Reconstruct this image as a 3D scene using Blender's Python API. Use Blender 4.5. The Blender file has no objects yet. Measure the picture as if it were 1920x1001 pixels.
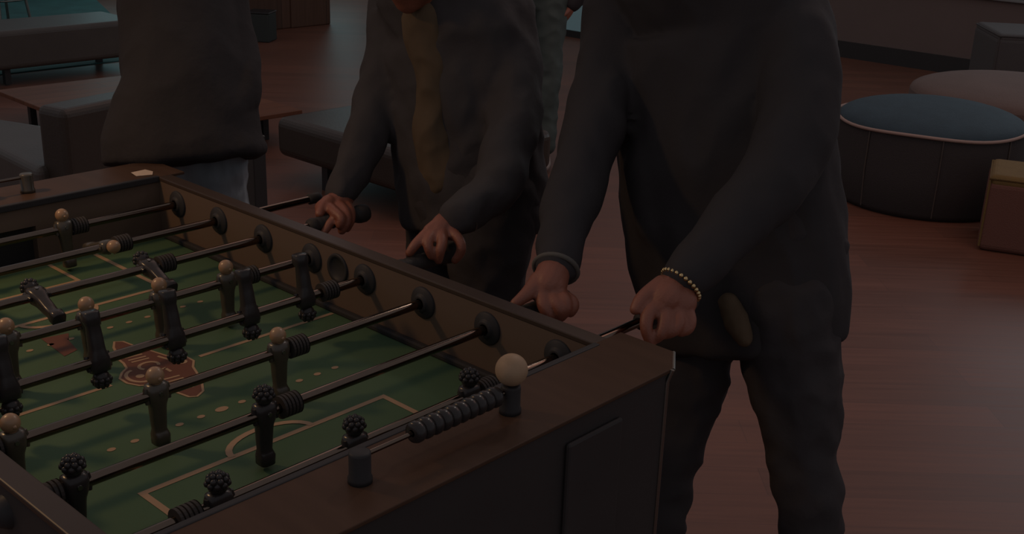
import bpy, bmesh, math, random
from mathutils import Vector, Matrix, noise
random.seed(7)
PI = math.pi
scene = bpy.context.scene
COL = scene.collection

# ------------------------------------------------------------ camera, world, light
FL = 0.80                                   # height of the playing field above the floor
cam_d = bpy.data.cameras.new('camera')
cam_d.sensor_width = 36.0
cam_d.lens = 2172.5 / 1920.0 * 36.0
cam_d.clip_end = 60
cam = bpy.data.objects.new('camera', cam_d)
COL.objects.link(cam)
_yaw, _pit, _rol = math.radians(132.292), math.radians(-19.919), math.radians(1.995)
_fw = Vector((math.cos(_yaw)*math.cos(_pit), math.sin(_yaw)*math.cos(_pit), math.sin(_pit)))
_r = _fw.cross(Vector((0, 0, 1))).normalized()
_u = _r.cross(_fw)
_r2 = math.cos(_rol)*_r + math.sin(_rol)*_u
_u2 = -math.sin(_rol)*_r + math.cos(_rol)*_u
_m = Matrix((( _r2.x, _u2.x, -_fw.x), (_r2.y, _u2.y, -_fw.y), (_r2.z, _u2.z, -_fw.z))).to_4x4()
_m.translation = Vector((1.5734, -0.8743, 1.6198))
cam.matrix_world = _m
scene.camera = cam

scene.view_settings.view_transform = 'Standard'
scene.view_settings.look = 'None'
scene.view_settings.exposure = 0.0
scene.view_settings.gamma = 1.0
scene.view_settings.use_curve_mapping = False

world = bpy.data.worlds.new('world')
scene.world = world
world.use_nodes = True
_bg = world.node_tree.nodes['Background']
_bg.inputs[0].default_value = (0.97, 0.94, 1.0, 1)
_bg.inputs[1].default_value = 0.195

def area(name, loc, target, size, size_y, power, color, spread=180):
    d = bpy.data.lights.new(name, 'AREA')
    d.shape = 'RECTANGLE'; d.size = size; d.size_y = size_y
    d.energy = power; d.color = color; d.spread = math.radians(spread)
    o = bpy.data.objects.new(name, d); COL.objects.link(o)
    o.location = loc
    o.rotation_euler = (Vector(target) - Vector(loc)).to_track_quat('-Z', 'Y').to_euler()
    return o

area('table_lamp_light', (-0.88, -0.68, 1.98), (-0.45, -0.25, 0.8), 0.16, 0.16, 3.1, (1.0, 0.58, 0.26), 115)
area('ceiling_light_room', (-2.4, 2.7, 3.2), (-2.0, 2.9, 0), 2.5, 1.5, 6.0, (1.0, 0.55, 0.42))
area('ceiling_light_lounge', (0.9, 3.4, 3.2), (0.7, 3.3, 0), 1.8, 1.4, 8.5, (1.0, 0.55, 0.45))
area('spot_over_players', (-0.1, 2.1, 2.9), (0.0, 0.2, 0.8), 0.22, 0.22, 2.2, (1.0, 0.86, 0.76), 130)  # unseen light added behind the players to put highlights on the rods
area('window_daylight_back', (-9.6, 6.6, 1.7), (-4.0, 4.0, 0.3), 3.0, 2.2, 8.5, (0.50, 0.95, 1.0))
area('window_daylight_lounge', (0.2, 8.2, 2.1), (0.5, 3.0, 0.3), 3.4, 1.3, 18.0, (0.80, 0.92, 1.0))

# ------------------------------------------------------------ materials
def mat(name, col, rough=0.6, metal=0.0, spec=0.5, var=0.0, vscale=20.0, bump=0.0, bscale=60.0, coat=0.0, stretch=None, emit=None):
    m = bpy.data.materials.new(name); m.use_nodes = True
    nt = m.node_tree; b = nt.nodes['Principled BSDF']
    b.inputs['Base Color'].default_value = (*col, 1)
    b.inputs['Roughness'].default_value = rough
    b.inputs['Metallic'].default_value = metal
    b.inputs['Specular IOR Level'].default_value = spec
    b.inputs['Coat Weight'].default_value = coat
    b.inputs['Coat Roughness'].default_value = 0.12
    if emit:
        b.inputs['Emission Color'].default_value = (*emit[0], 1)
        b.inputs['Emission Strength'].default_value = emit[1]
    if var or bump:
        tc = nt.nodes.new('ShaderNodeTexCoord')
        mp = nt.nodes.new('ShaderNodeMapping')
        if stretch: mp.inputs['Scale'].default_value = stretch
        nt.links.new(tc.outputs['Object'], mp.inputs[0])
    if var:
        n = nt.nodes.new('ShaderNodeTexNoise'); n.inputs['Scale'].default_value = vscale
        n.inputs['Detail'].default_value = 4
        nt.links.new(mp.outputs[0], n.inputs['Vector'])
        r = nt.nodes.new('ShaderNodeValToRGB')
        r.color_ramp.elements[0].position = 0.3; r.color_ramp.elements[1].position = 0.7
        r.color_ramp.elements[0].color = (*[c*(1-var) for c in col], 1)
        r.color_ramp.elements[1].color = (*[min(1, c*(1+var)) for c in col], 1)
        nt.links.new(n.outputs[0], r.inputs[0])
        nt.links.new(r.outputs[0], b.inputs['Base Color'])
    if bump:
        n = nt.nodes.new('ShaderNodeTexNoise'); n.inputs['Scale'].default_value = bscale
        n.inputs['Detail'].default_value = 3
        nt.links.new(mp.outputs[0], n.inputs['Vector'])
        bp = nt.nodes.new('ShaderNodeBump'); bp.inputs['Strength'].default_value = bump
        bp.inputs['Distance'].default_value = 0.01
        nt.links.new(n.outputs[0], bp.inputs['Height'])
        nt.links.new(bp.outputs[0], b.inputs['Normal'])
    return m

def plank_mat(name, c1, c2, mortar, rot, bw, bh, rough, scale=1.0, msize=0.004):
    m = bpy.data.materials.new(name); m.use_nodes = True
    nt = m.node_tree; b = nt.nodes['Principled BSDF']
    tc = nt.nodes.new('ShaderNodeTexCoord'); mp = nt.nodes.new('ShaderNodeMapping')
    mp.inputs['Rotation'].default_value = (0, 0, rot)
    nt.links.new(tc.outputs['Object'], mp.inputs[0])
    br = nt.nodes.new('ShaderNodeTexBrick')
    br.inputs['Color1'].default_value = (*c1, 1); br.inputs['Color2'].default_value = (*c2, 1)
    br.inputs['Mortar'].default_value = (*mortar, 1)
    br.inputs['Scale'].default_value = scale
    br.inputs['Brick Width'].default_value = bw; br.inputs['Row Height'].default_value = bh
    br.inputs['Mortar Size'].default_value = msize; br.inputs['Mortar Smooth'].default_value = 0.3
    br.offset = 0.37
    nt.links.new(mp.outputs[0], br.inputs['Vector'])
    mp2 = nt.nodes.new('ShaderNodeMapping'); mp2.inputs['Scale'].default_value = (1.2, 22, 1)
    nt.links.new(mp.outputs[0], mp2.inputs[0])
    n = nt.nodes.new('ShaderNodeTexNoise'); n.inputs['Scale'].default_value = 2.2; n.inputs['Detail'].default_value = 5
    nt.links.new(mp2.outputs[0], n.inputs['Vector'])
    mx = nt.nodes.new('ShaderNodeMix'); mx.data_type = 'RGBA'; mx.blend_type = 'MULTIPLY'
    mx.inputs[0].default_value = 0.55
    nt.links.new(br.outputs['Color'], mx.inputs[6])
    rr = nt.nodes.new('ShaderNodeValToRGB')
    rr.color_ramp.elements[0].position = 0.25; rr.color_ramp.elements[1].position = 0.75
    rr.color_ramp.elements[0].color = (0.48, 0.44, 0.42, 1); rr.color_ramp.elements[1].color = (1, 1, 1, 1)
    nt.links.new(n.outputs[0], rr.inputs[0]); nt.links.new(rr.outputs[0], mx.inputs[7])
    nt.links.new(mx.outputs[2], b.inputs['Base Color'])
    b.inputs['Specular IOR Level'].default_value = 0.35
    mr = nt.nodes.new('ShaderNodeMapRange')
    mr.inputs['To Min'].default_value = rough - 0.06; mr.inputs['To Max'].default_value = rough + 0.08
    nt.links.new(n.outputs[0], mr.inputs[0]); nt.links.new(mr.outputs[0], b.inputs['Roughness'])
    return m

M = {}
M['floor'] = plank_mat('floor_planks', (0.200, 0.080, 0.050), (0.158, 0.066, 0.042), (0.135, 0.058, 0.038), math.radians(-43), 1.3, 0.145, 0.42, 1.0, 0.0015)
M['felt'] = mat('green_field', (0.062, 0.106, 0.058), 0.5, spec=0.12, var=0.06, vscale=3)
M['line'] = mat('field_line', (0.33, 0.215, 0.135), 0.5, spec=0.15)
M['badge'] = mat('badge_brown', (0.125, 0.052, 0.036), 0.5, spec=0.15)
M['wall_lam'] = mat('grey_brown_laminate', (0.130, 0.088, 0.066), 0.45, spec=0.2, var=0.05, vscale=4)
M['cap'] = mat('brown_end_top', (0.070, 0.039, 0.026), 0.42, spec=0.06, var=0.08, vscale=6, stretch=(1, 8, 1))
M['black_lam'] = mat('black_laminate', (0.042, 0.037, 0.036), 0.5, spec=0.15, var=0.1, vscale=5)
M['rail'] = mat('dark_rail', (0.050, 0.032, 0.024), 0.42, spec=0.25, var=0.1, vscale=6)
M['plastic'] = mat('black_plastic', (0.036, 0.033, 0.034), 0.5, spec=0.15)
M['rubber'] = mat('black_rubber', (0.042, 0.035, 0.032), 0.6, spec=0.2, bump=0.1)
M['chrome'] = mat('steel_rod', (0.155, 0.115, 0.090), 0.13, 1.0, var=0.05, vscale=30)
M['steel'] = mat('brushed_corner_metal', (0.25, 0.24, 0.22), 0.35, 1.0)
M['manblack'] = mat('figure_black', (0.032, 0.027, 0.026), 0.25, spec=0.3)
M['mandark'] = mat('figure_dark_olive', (0.060, 0.048, 0.034), 0.30, var=0.1, vscale=80)
M['mantan'] = mat('figure_tan', (0.30, 0.175, 0.095), 0.33)
M['ball'] = mat('cream_ball', (0.34, 0.225, 0.14), 0.5, spec=0.2, var=0.10, vscale=50)
M['skin'] = mat('skin', (0.235, 0.078, 0.046), 0.5, var=0.08, vscale=25, bump=0.12, bscale=260)
M['coat'] = mat('black_coat', (0.042, 0.037, 0.038), 0.85, spec=0.15, bump=0.15, bscale=30)
M['coat2'] = mat('black_leather_jacket', (0.055, 0.048, 0.048), 0.75, spec=0.12, bump=0.2, bscale=30)
M['coat3'] = mat('dark_wool_coat', (0.040, 0.035, 0.035), 0.9, spec=0.1, bump=0.2, bscale=40)
M['trous'] = mat('black_trousers', (0.050, 0.044, 0.045), 0.9, spec=0.1, bump=0.2, bscale=40)
M['jeans'] = mat('grey_blue_jeans', (0.215, 0.235, 0.255), 0.85, spec=0.1, var=0.35, vscale=14, stretch=(1, 1, 0.3), bump=0.3, bscale=30)
M['shirt'] = mat('olive_brown_shirt', (0.105, 0.070, 0.042), 0.8, var=0.2, vscale=8, spec=0.2)
M['cuff'] = mat('grey_cuff', (0.10, 0.088, 0.075), 0.8)
M['gold'] = mat('pale_gold', (0.62, 0.46, 0.24), 0.3, 1.0)
M['hair'] = mat('dark_hair', (0.03, 0.022, 0.018), 0.6, bump=0.5, bscale=120)
M['eye'] = mat('eye_white', (0.22, 0.19, 0.17), 0.3)
M['shoe'] = mat('dark_shoe', (0.03, 0.028, 0.027), 0.5)
M['paleshoe'] = mat('pale_shoe', (0.28, 0.22, 0.19), 0.6)
M['grey_teal'] = mat('grey_teal_cloth', (0.10, 0.13, 0.13), 0.85)
M['greencloth'] = mat('grey_green_trousers', (0.055, 0.068, 0.060), 0.85, var=0.2, vscale=10)
M['leather'] = mat('dark_leather', (0.052, 0.038, 0.030), 0.38, spec=0.3, var=0.08, vscale=5, bump=0.08, bscale=120)
M['leather2'] = mat('dark_brown_leather', (0.082, 0.066, 0.056), 0.42, spec=0.35, var=0.08, vscale=5, bump=0.08, bscale=120)
M['tabletop'] = plank_mat('table_boards', (0.225, 0.098, 0.058), (0.19, 0.080, 0.048), (0.12, 0.06, 0.04), math.radians(90), 3.0, 0.12, 0.38)
M['tabletop'].node_tree.nodes['Principled BSDF'].inputs['Specular IOR Level'].default_value = 0.12
M['blue'] = mat('teal_blue_fabric', (0.032, 0.055, 0.070), 0.85, var=0.1, vscale=12, bump=0.3, bscale=200)
M['darkfab'] = mat('black_fabric', (0.058, 0.050, 0.048), 0.9, spec=0.1, bump=0.3, bscale=200)
M['piping'] = mat('pale_pink_piping', (0.34, 0.23, 0.19), 0.8)
M['yellow'] = mat('mustard_fabric', (0.165, 0.098, 0.028), 0.9, var=0.08, vscale=12, bump=0.3, bscale=200)
M['brick'] = mat('red_brown_fabric', (0.165, 0.078, 0.060), 0.9, spec=0.1, bump=0.3, bscale=200)
M['peach'] = mat('pale_orange_fabric', (0.145, 0.092, 0.075), 0.9, var=0.08, vscale=4, bump=0.3, bscale=200)
M['greyfab'] = mat('grey_brown_fabric', (0.082, 0.070, 0.066), 0.9, bump=0.3, bscale=200)
M['wallp'] = mat('grey_plaster', (0.170, 0.120, 0.105), 0.8, var=0.05, vscale=2, bump=0.1, bscale=50)
M['baseb'] = mat('black_baseboard', (0.03, 0.027, 0.026), 0.6)
M['sill'] = mat('grey_sill', (0.22, 0.21, 0.20), 0.5)
M['wood'] = plank_mat('brown_wood_panel', (0.13, 0.066, 0.042), (0.10, 0.052, 0.034), (0.05, 0.03, 0.02), 0, 3.0, 0.5, 0.5)
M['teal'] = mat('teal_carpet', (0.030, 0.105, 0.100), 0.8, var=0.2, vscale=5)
M['bmetal'] = mat('black_metal', (0.022, 0.021, 0.021), 0.4)
M['bingreen'] = mat('dark_green_grey', (0.030, 0.036, 0.032), 0.7)
M['paper'] = mat('cream_paper', (0.50, 0.37, 0.27), 0.8)
M['glass'] = mat('daylit_glass', (0.10, 0.13, 0.13), 0.15, emit=((0.55, 0.9, 1.0), 0.05))
M['darkglass'] = mat('dark_glass', (0.03, 0.03, 0.04), 0.15, emit=((0.55, 0.5, 0.75), 0.012))
M['nail'] = mat('nail', (0.42, 0.20, 0.14), 0.35)

# ------------------------------------------------------------ helpers
def link(o, parent=None):
    COL.objects.link(o)
    if parent is not None: o.parent = parent
    return o

def thing(name, label, cat, loc=(0, 0, 0), rz=0.0, group=None):
    o = bpy.data.objects.new(name, None); o.empty_display_size = 0.1
    COL.objects.link(o); o.location = loc; o.rotation_euler = (0, 0, rz)
    o['label'] = label; o['category'] = cat
    if group: o['group'] = group
    return o

def tag(o, label, cat, group=None):
    o['label'] = label; o['category'] = cat
    if group: o['group'] = group
    return o

def structure(o): o['kind'] = 'structure'; return o

class MB:
    """collects shapes and links them as ONE mesh object"""
    def __init__(s): s.v = []; s.f = []; s.mi = []; s.sm = []
    def add(s, v, f, mi=0, smooth=False):
        n = len(s.v); s.v += [tuple(q) for q in v]
        s.f += [tuple(i+n for i in q) for q in f]; s.mi += [mi]*len(f); s.sm += [smooth]*len(f)
    def box(s, a, b, mi=0):
        x0, y0, z0 = a; x1, y1, z1 = b
        v = [(x0,y0,z0),(x1,y0,z0),(x1,y1,z0),(x0,y1,z0),(x0,y0,z1),(x1,y0,z1),(x1,y1,z1),(x0,y1,z1)]
        s.add(v, [(0,3,2,1),(4,5,6,7),(0,1,5,4),(1,2,6,5),(2,3,7,6),(3,0,4,7)], mi)
    def prism(s, poly, z0, z1, mi=0):
        n = len(poly); v = [(x,y,z0) for x,y in poly] + [(x,y,z1) for x,y in poly]
        f = [tuple(range(n-1,-1,-1)), tuple(range(n, 2*n))]
        f += [(i,(i+1)%n,(i+1)%n+n,i+n) for i in range(n)]
        s.add(v, f, mi)
    def strip(s, pts, w, z, mi=0, closed=False, h=0.0006):
        """a flat painted line of width w along pts"""
        n = len(pts); L = []; R = []
        for i in range(n):
            a = Vector(pts[i-1] if (i > 0 or closed) else pts[i]); b = Vector(pts[(i+1) % n] if (i < n-1 or closed) else pts[i])
            p = Vector(pts[i])
            d1 = (p-a); d2 = (b-p)
            if d1.length < 1e-9: d1 = d2
            if d2.length < 1e-9: d2 = d1
            d1 = d1.normalized(); d2 = d2.normalized()
            t = (d1+d2)
            t = t.normalized() if t.length > 1e-6 else d2
            nn = Vector((-t.y, t.x)); k = 1.0/max(0.5, abs(nn.dot(Vector((-d2.y, d2.x)))))
            L.append(p+nn*w/2*k); R.append(p-nn*w/2*k)
        v = [(q.x,q.y,z) for q in L] + [(q.x,q.y,z) for q in R]
        m = n if closed else n-1
        s.add(v, [(n+i, n+(i+1)%n, (i+1)%n, i) for i in range(m)], mi)
    def disc(s, c, r, z, mi=0, seg=16, ry=None):
        ry = ry or r
        s.add([(c[0]+r*math.cos(2*PI*i/seg), c[1]+ry*math.sin(2*PI*i/seg), z) for i in range(seg)], [tuple(range(seg))], mi)
    def tube(s, a, b, r, r2=None, seg=14, mi=0, caps=True):
        a = Vector(a); b = Vector(b); r2 = r if r2 is None else r2
        t = (b-a).normalized(); u = t.orthogonal().normalized(); w = t.cross(u)
        v = [a+(u*math.cos(2*PI*i/seg)+w*math.sin(2*PI*i/seg))*r for i in range(seg)]
        v += [b+(u*math.cos(2*PI*i/seg)+w*math.sin(2*PI*i/seg))*r2 for i in range(seg)]
        s.add(v, [(i,(i+1)%seg,(i+1)%seg+seg,i+seg) for i in range(seg)], mi, True)
        if caps: s.add(v[:seg], [tuple(range(seg-1,-1,-1))], mi); s.add(v[seg:], [tuple(range(seg))], mi)
    def lathe(s, prof, o, axis, seg=20, mi=0, smooth=True):
        """profile [(radius, distance)] about a point and axis"""
        o = Vector(o); t = Vector(axis).normalized(); u = t.orthogonal().normalized(); w = t.cross(u)
        v = []; f = []
        for r, d in prof:
            for i in range(seg): v.append(o+t*d+(u*math.cos(2*PI*i/seg)+w*math.sin(2*PI*i/seg))*max(r, 1e-5))
        for k in range(len(prof)-1):
            for i in range(seg): f.append((k*seg+i, k*seg+(i+1)%seg, (k+1)*seg+(i+1)%seg, (k+1)*seg+i))
        s.add(v, f, mi, smooth)
    def ball(s, c, r, seg=16, rings=10, mi=0, sc=(1,1,1)):
        v = []; f = []
        for k in range(rings+1):
            a = PI*k/rings
            for i in range(seg):
                b = 2*PI*i/seg
                v.append((c[0]+r*sc[0]*math.sin(a)*math.cos(b), c[1]+r*sc[1]*math.sin(a)*math.sin(b), c[2]+r*sc[2]*math.cos(a)))
        for k in range(rings):
            for i in range(seg): f.append((k*seg+i, (k+1)*seg+i, (k+1)*seg+(i+1)%seg, k*seg+(i+1)%seg))
        s.add(v, f, mi, True)
    def pipe(s, pts, r, seg=8, mi=0, closed=False):
        pts = [Vector(p) for p in pts]; n = len(pts); v = []; f = []; pu = None
        for i in range(n):
            a = pts[i-1] if (i or closed) else pts[i]; b = pts[(i+1)%n] if (i < n-1 or closed) else pts[i]
            t = (b-a).normalized()
            u = (pu - t*pu.dot(t)).normalized() if pu is not None and (pu - t*pu.dot(t)).length > 1e-5 else t.orthogonal().normalized()
            pu = u; w = t.cross(u)
            rr = r[i] if isinstance(r, (list, tuple)) else r
            v += [pts[i]+(u*math.cos(2*PI*k/seg)+w*math.sin(2*PI*k/seg))*rr for k in range(seg)]
        for i in range(n if closed else n-1):
            j = (i+1) % n
            for k in range(seg): f.append((i*seg+k, i*seg+(k+1)%seg, j*seg+(k+1)%seg, j*seg+k))
        s.add(v, f, mi, True)
        if not closed:
            s.add(v[:seg], [tuple(range(seg-1,-1,-1))], mi); s.add(v[-seg:], [tuple(range(seg))], mi)
    def build(s, name, mats, parent=None, bevel=0.0, seg=2, loc=None, rz=0.0, fix=True):
        me = bpy.data.meshes.new(name)
        me.from_pydata(s.v, [], s.f)
        for m in (mats if isinstance(mats, (list, tuple)) else [mats]): me.materials.append(m)
        for p, mi, sm in zip(me.polygons, s.mi, s.sm): p.material_index = mi; p.use_smooth = sm
        if fix:
            bm = bmesh.new(); bm.from_mesh(me); bmesh.ops.recalc_face_normals(bm, faces=bm.faces); bm.to_mesh(me); bm.free()
        me.update()
        o = bpy.data.objects.new(name, me); link(o, parent)
        if loc is not None: o.location = loc
        o.rotation_euler = (0, 0, rz)
        if bevel:
            b = o.modifiers.new('b', 'BEVEL'); b.width = bevel; b.segments = seg; b.limit_method = 'ANGLE'; b.angle_limit = math.radians(40)
        return o

def copy_tree(o, parent=None):
    c = o.copy(); COL.objects.link(c)
    if parent is not None: c.parent = parent
    for ch in list(o.children): copy_tree(ch, c)
    return c

# ------------------------------------------------------------ the room
b = MB(); b.add([(-14,-5,0),(6,-5,0),(6,8.6,0),(-14,8.6,0)], [(0,1,2,3)]); b.box((-14,-5,-0.1),(6,8.6,-0.002))
structure(b.build('floor', M['floor']))
b = MB(); b.box((-3.9,8.5,0.0),(3.0,8.62,0.615)); structure(b.build('wall_back', M['wallp']))
b = MB(); b.box((-3.9,8.46,0.615),(3.0,8.64,0.635)); structure(b.build('trim_1', M['sill'], bevel=0.004))
b = MB(); b.box((-3.9,8.47,0.0),(3.0,8.4999,0.135)); structure(b.build('baseboard_back', M['baseb']))
b = MB(); b.box((-3.9,8.54,0.635),(3.0,8.58,2.8)); g = b.build('window_3', M['darkglass']); structure(g)
b = MB(); b.box((-3.9,8.52,2.8),(3.0,8.60,2.88)); b.box((-3.9,8.52,0.635),(3.0,8.60,0.68)); b.box((-3.96,8.5,0.0),(-3.9,8.62,2.88))
for k in range(5): b.box((-3.9+k*1.7,8.52,0.66),(-3.84+k*1.7,8.60,2.8))
b.build('window_frame', M['bmetal'], g)
# wood panelled wall behind the low table
b = MB(); b.box((-7.25,4.2,0.0),(-7.13,5.45,2.6)); b.box((-7.22,5.45,0.0),(-7.14,5.6,2.6)); b.box((-7.25,5.6,0.0),(-7.13,6.05,2.6))
structure(b.build('wall_left', M['wood'], bevel=0.01))
# daylit glass wall far behind
b = MB(); b.box((-11.0,-1.0,0.35),(-10.95,12.0,3.0)); g = b.build('window_1', M['glass']); structure(g)
for k in range(8):
    b = MB(); b.box((-10.95,-1.0+k*1.8,0.0),(-10.88,-0.92+k*1.8,3.0)); o = b.build('window_post', M['bmetal'], g)
b = MB(); b.box((-11.0,-1.0,0.0),(-10.94,12.0,0.35)); structure(b.build('wall_far', M['baseb']))
b = MB(); b.box((-6.7,7.37,0.06),(-4.3,7.41,2.6)); g = b.build('window_2', M['glass']); structure(g)
b = MB(); b.box((-6.7,7.35,0.0),(-4.3,7.43,0.06)); b.box((-6.78,7.35,0),(-6.7,7.43,2.6)); b.box((-4.3,7.35,0),(-4.2,7.43,2.6)); b.build('window_frame', M['bmetal'], g)

# thin teal sheet over part of the floor
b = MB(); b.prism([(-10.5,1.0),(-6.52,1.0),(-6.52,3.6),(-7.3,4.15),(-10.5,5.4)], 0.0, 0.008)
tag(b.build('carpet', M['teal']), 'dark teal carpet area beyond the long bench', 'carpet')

# ------------------------------------------------------------ furniture behind
def rounded_box(name, x, y, z0, z1, m, parent, bev=0.03, seg=4, puff=0.0):
    b = MB(); b.box((-x/2,-y/2,z0),(x/2,y/2,z1)); o = b.build(name, m, parent, bevel=bev, seg=seg)
    for p in o.data.polygons: p.use_smooth = True
    return o

# long bench
t = thing('bench', 'long dark brown padded bench on thin black legs in the upper left', 'bench', (-6.36, 2.42, 0), 0)
b = MB(); b.box((-0.27,-1.35,0.11),(0.27,1.08,0.37)); o = b.build('seat_pad', M['leather2'], t, bevel=0.035, seg=4)
for sx in (-0.2, 0.2):
    for sy in (-1.25, 0.1, 0.98):
        b = MB(); b.box((sx-0.02,sy-0.02,0.008),(sx+0.02,sy+0.02,0.12)); b.build('leg', M['bmetal'], t)

# low wooden table, in line with the football table
t = thing('coffee_table', 'low wooden table with a plank top behind the person in the dark coat', 'table', (-4.36, 2.51, 0), math.radians(-2))
b = MB(); b.box((-0.735,-0.55,0.175),(0.735,0.55,0.20)); b.build('tabletop', M['tabletop'], t, bevel=0.004)
for sx in (-1, 1):
    for sy in (-1, 1):
        b = MB(); b.box((sx*0.50-0.018,sy*0.45-0.018,0),(sx*0.50+0.018,sy*0.45+0.018,0.175)); b.build('leg', M['bmetal'], t)

# leather armchair at the left edge: seat colour paler to stand in for glare, tall back nearer to the table
t = thing('armchair', 'black leather armchair with a tall squared back at the left edge', 'armchair', (-2.62, 1.22, 0), 0)
b = MB(); b.box((-0.06,-0.14,0.0),(0.10,0.60,0.65)); o = b.build('backrest', M['leather'], t, bevel=0.03, seg=4)
o.rotation_euler = (0,0,math.radians(12))
b = MB(); b.prism([(0.02,-0.19),(-0.04,0.08),(-0.63,0.16),(-1.28,-0.07),(-0.98,-0.14)][::-1], 0.10, 0.42)
b.build('seat', M['leather2'], t, bevel=0.03, seg=4)
b = MB(); b.box((-0.66,-0.06,0.0),(-0.62,-0.02,0.12)); b.build('leg', M['bmetal'], t)

# ottoman right of the low table
t = thing('ottoman', 'low black leather ottoman on short legs between the two people on the left', 'ottoman', (-2.50, 2.93, 0), math.radians(0))
b = MB(); b.box((-0.60,-0.45,0.13),(0.48,0.42,0.33)); o = b.build('seat_pad', M['leather'], t, bevel=0.045, seg=5)
for sx in (-0.30, 0.34):
    for sy in (-0.36, 0.34):
        b = MB(); b.box((sx-0.022,sy-0.022,0),(sx+0.022,sy+0.022,0.14)); b.build('leg', M['bmetal'], t)

# small dark bin
t = thing('waste_bin', 'small dark square bin beside the wood panelled wall', 'bin', (-6.72, 4.98, 0), 0.6)
b = MB(); b.box((-0.10,-0.10,0),(0.10,0.10,0.235)); b.build('bin_body', M['bingreen'], t, bevel=0.01)
b = MB(); b.box((-0.104,-0.104,0.235),(0.104,0.104,0.25)); b.build('rim', M['bmetal'], t, bevel=0.004)

# dark upright post behind the jeans
t = thing('floor_stand', 'slim black floor stand behind the grey-blue jeans', 'stand', (-1.126, 0.993, 0), 0)
b = MB(); b.box((-0.020,-0.022,0.02),(0.020,0.022,0.83)); b.build('post', M['bmetal'], t, bevel=0.003)
b = MB(); b.lathe([(0.0,0),(0.13,0),(0.13,0.012),(0.05,0.022),(0.0,0.022)], (0,0,0), (0,0,1)); b.build('base', M['bmetal'], t)

def pouf(name, label, loc, r, h, dome, m_top, m_side, pipe=True):
    t = thing(name, label, 'pouf', loc, math.radians(15))
    b = MB(); b.lathe([(0,0.0),(r*0.94,0.0),(r*0.985,0.03),(r*1.0,h*0.5),(r*0.99,h-0.01)], (0,0,0), (0,0,1), seg=48)
    b.build('side', m_side, t)
    prof = [(r*0.99*math.cos(a*PI/2/10), h-0.01+dome*math.sin(a*PI/2/10)) for a in range(11)]
    b = MB(); b.lathe(prof, (0,0,0), (0,0,1), seg=48); b.build('top_cushion', m_top, t)
    if pipe:
        b = MB()
        b.pipe([(r*1.005*math.cos(2*PI*i/64), r*1.005*math.sin(2*PI*i/64), h-0.006+0.006*math.cos(8*PI*i/64)) for i in range(64)], 0.008, closed=True)
        b.build('piping', M['piping'], t)
        for k in range(8):
            a = 2*PI*k/8+0.28
            b = MB(); b.pipe([((r+0.003)*math.cos(a)*s_, (r+0.003)*math.sin(a)*s_, z) for z, s_ in ((0.02,0.975),(h*0.5,1.0),(h-0.01,0.99))], 0.0035)
            b.build('seam', M['leather2'], t)
    return t
pouf('pouf', 'round black pouf with teal blue domed top and pale piping', (-0.750, 4.765, 0), 0.455, 0.41, 0.10, M['blue'], M['darkfab'])
pouf('pouf', 'large round pale orange pouf behind the blue-topped pouf', (-0.73, 5.86, 0), 0.59, 0.40, 0.10, M['peach'], M['peach'], pipe=False)

def cube_seat(name, label, cat, loc, rz, w, d, h, m_top, m_side, pin):
    t = thing(name, label, cat, loc, rz)
    b = MB(); b.box((0,0,0),(w,d,h-0.015)); b.build('side', m_side, t, bevel=0.03, seg=4)
    b = MB(); b.box((0.004,0.004,h-0.05),(w-0.004,d-0.004,h+0.012)); b.build('top_cushion', m_top, t, bevel=0.028, seg=4)
    b = MB()
    k = 0.016
    b.pipe([(k*0.4,k*0.4,h-0.006),(w-k*0.4,k*0.4,h-0.006),(w-k*0.4,d-k*0.4,h-0.006),(k*0.4,d-k*0.4,h-0.006)], 0.006, closed=True)
    b.pipe([(k*0.5,k*0.5,0.02),(k*0.5,k*0.5,h-0.01)], 0.005)
    b.build('piping', pin, t)
    return t
cube_seat('cube_pouf', 'square pouf with mustard top and red-brown side at the right edge', 'pouf', (-0.20, 4.14, 0), math.radians(20), 0.62, 0.36, 0.335, M['yellow'], M['brick'], M['yellow'])
cube_seat('seat_block', 'grey-brown square seat block behind the pale orange pouf', 'seat', (-1.235, 6.795, 0), math.radians(36), 1.1, 0.6, 0.58, M['greyfab'], M['greyfab'], M['greyfab'])

# bar stools on the teal floor area whose feet show at the top edge
for k, (x, y) in enumerate(((-8.35, 3.05), (-8.20, 3.45))):
    t = thing('bar_stool', ['bar stool on the teal carpet, the nearer to the left edge', 'bar stool on the teal carpet, nearer to the dark coat'][k], 'stool', (x, y, 0.0105), 0.3*k, 'bar stools on the teal carpet')
    b = MB(); b.lathe([(0,0.72),(0.17,0.72),(0.18,0.76),(0.0,0.78)], (0,0,0), (0,0,1)); b.build('seat', M['leather'], t)
    for a in range(4):
        c_, s_ = math.cos(a*PI/2+0.7), math.sin(a*PI/2+0.7)
        b = MB(); b.tube((0.22*c_,0.22*s_,0.0),(0.12*c_,0.12*s_,0.73), 0.012); b.build('leg', M['steel'], t)
    b = MB(); b.pipe([(0.17*math.cos(2*PI*i/24),0.17*math.sin(2*PI*i/24),0.28) for i in range(24)], 0.008, closed=True); b.build('foot_ring', M['steel'], t)

# ------------------------------------------------------------ the table football table
RODX = [(-3.5+i)*0.1524 for i in range(8)]
XE, YW, HW, HR = 0.606, 0.383, 0.1285, 0.0848
XO = 0.735
table = thing('foosball_table', 'table football table with green field and dark cabinet in the foreground', 'foosball table', (0, 0, FL))

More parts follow.
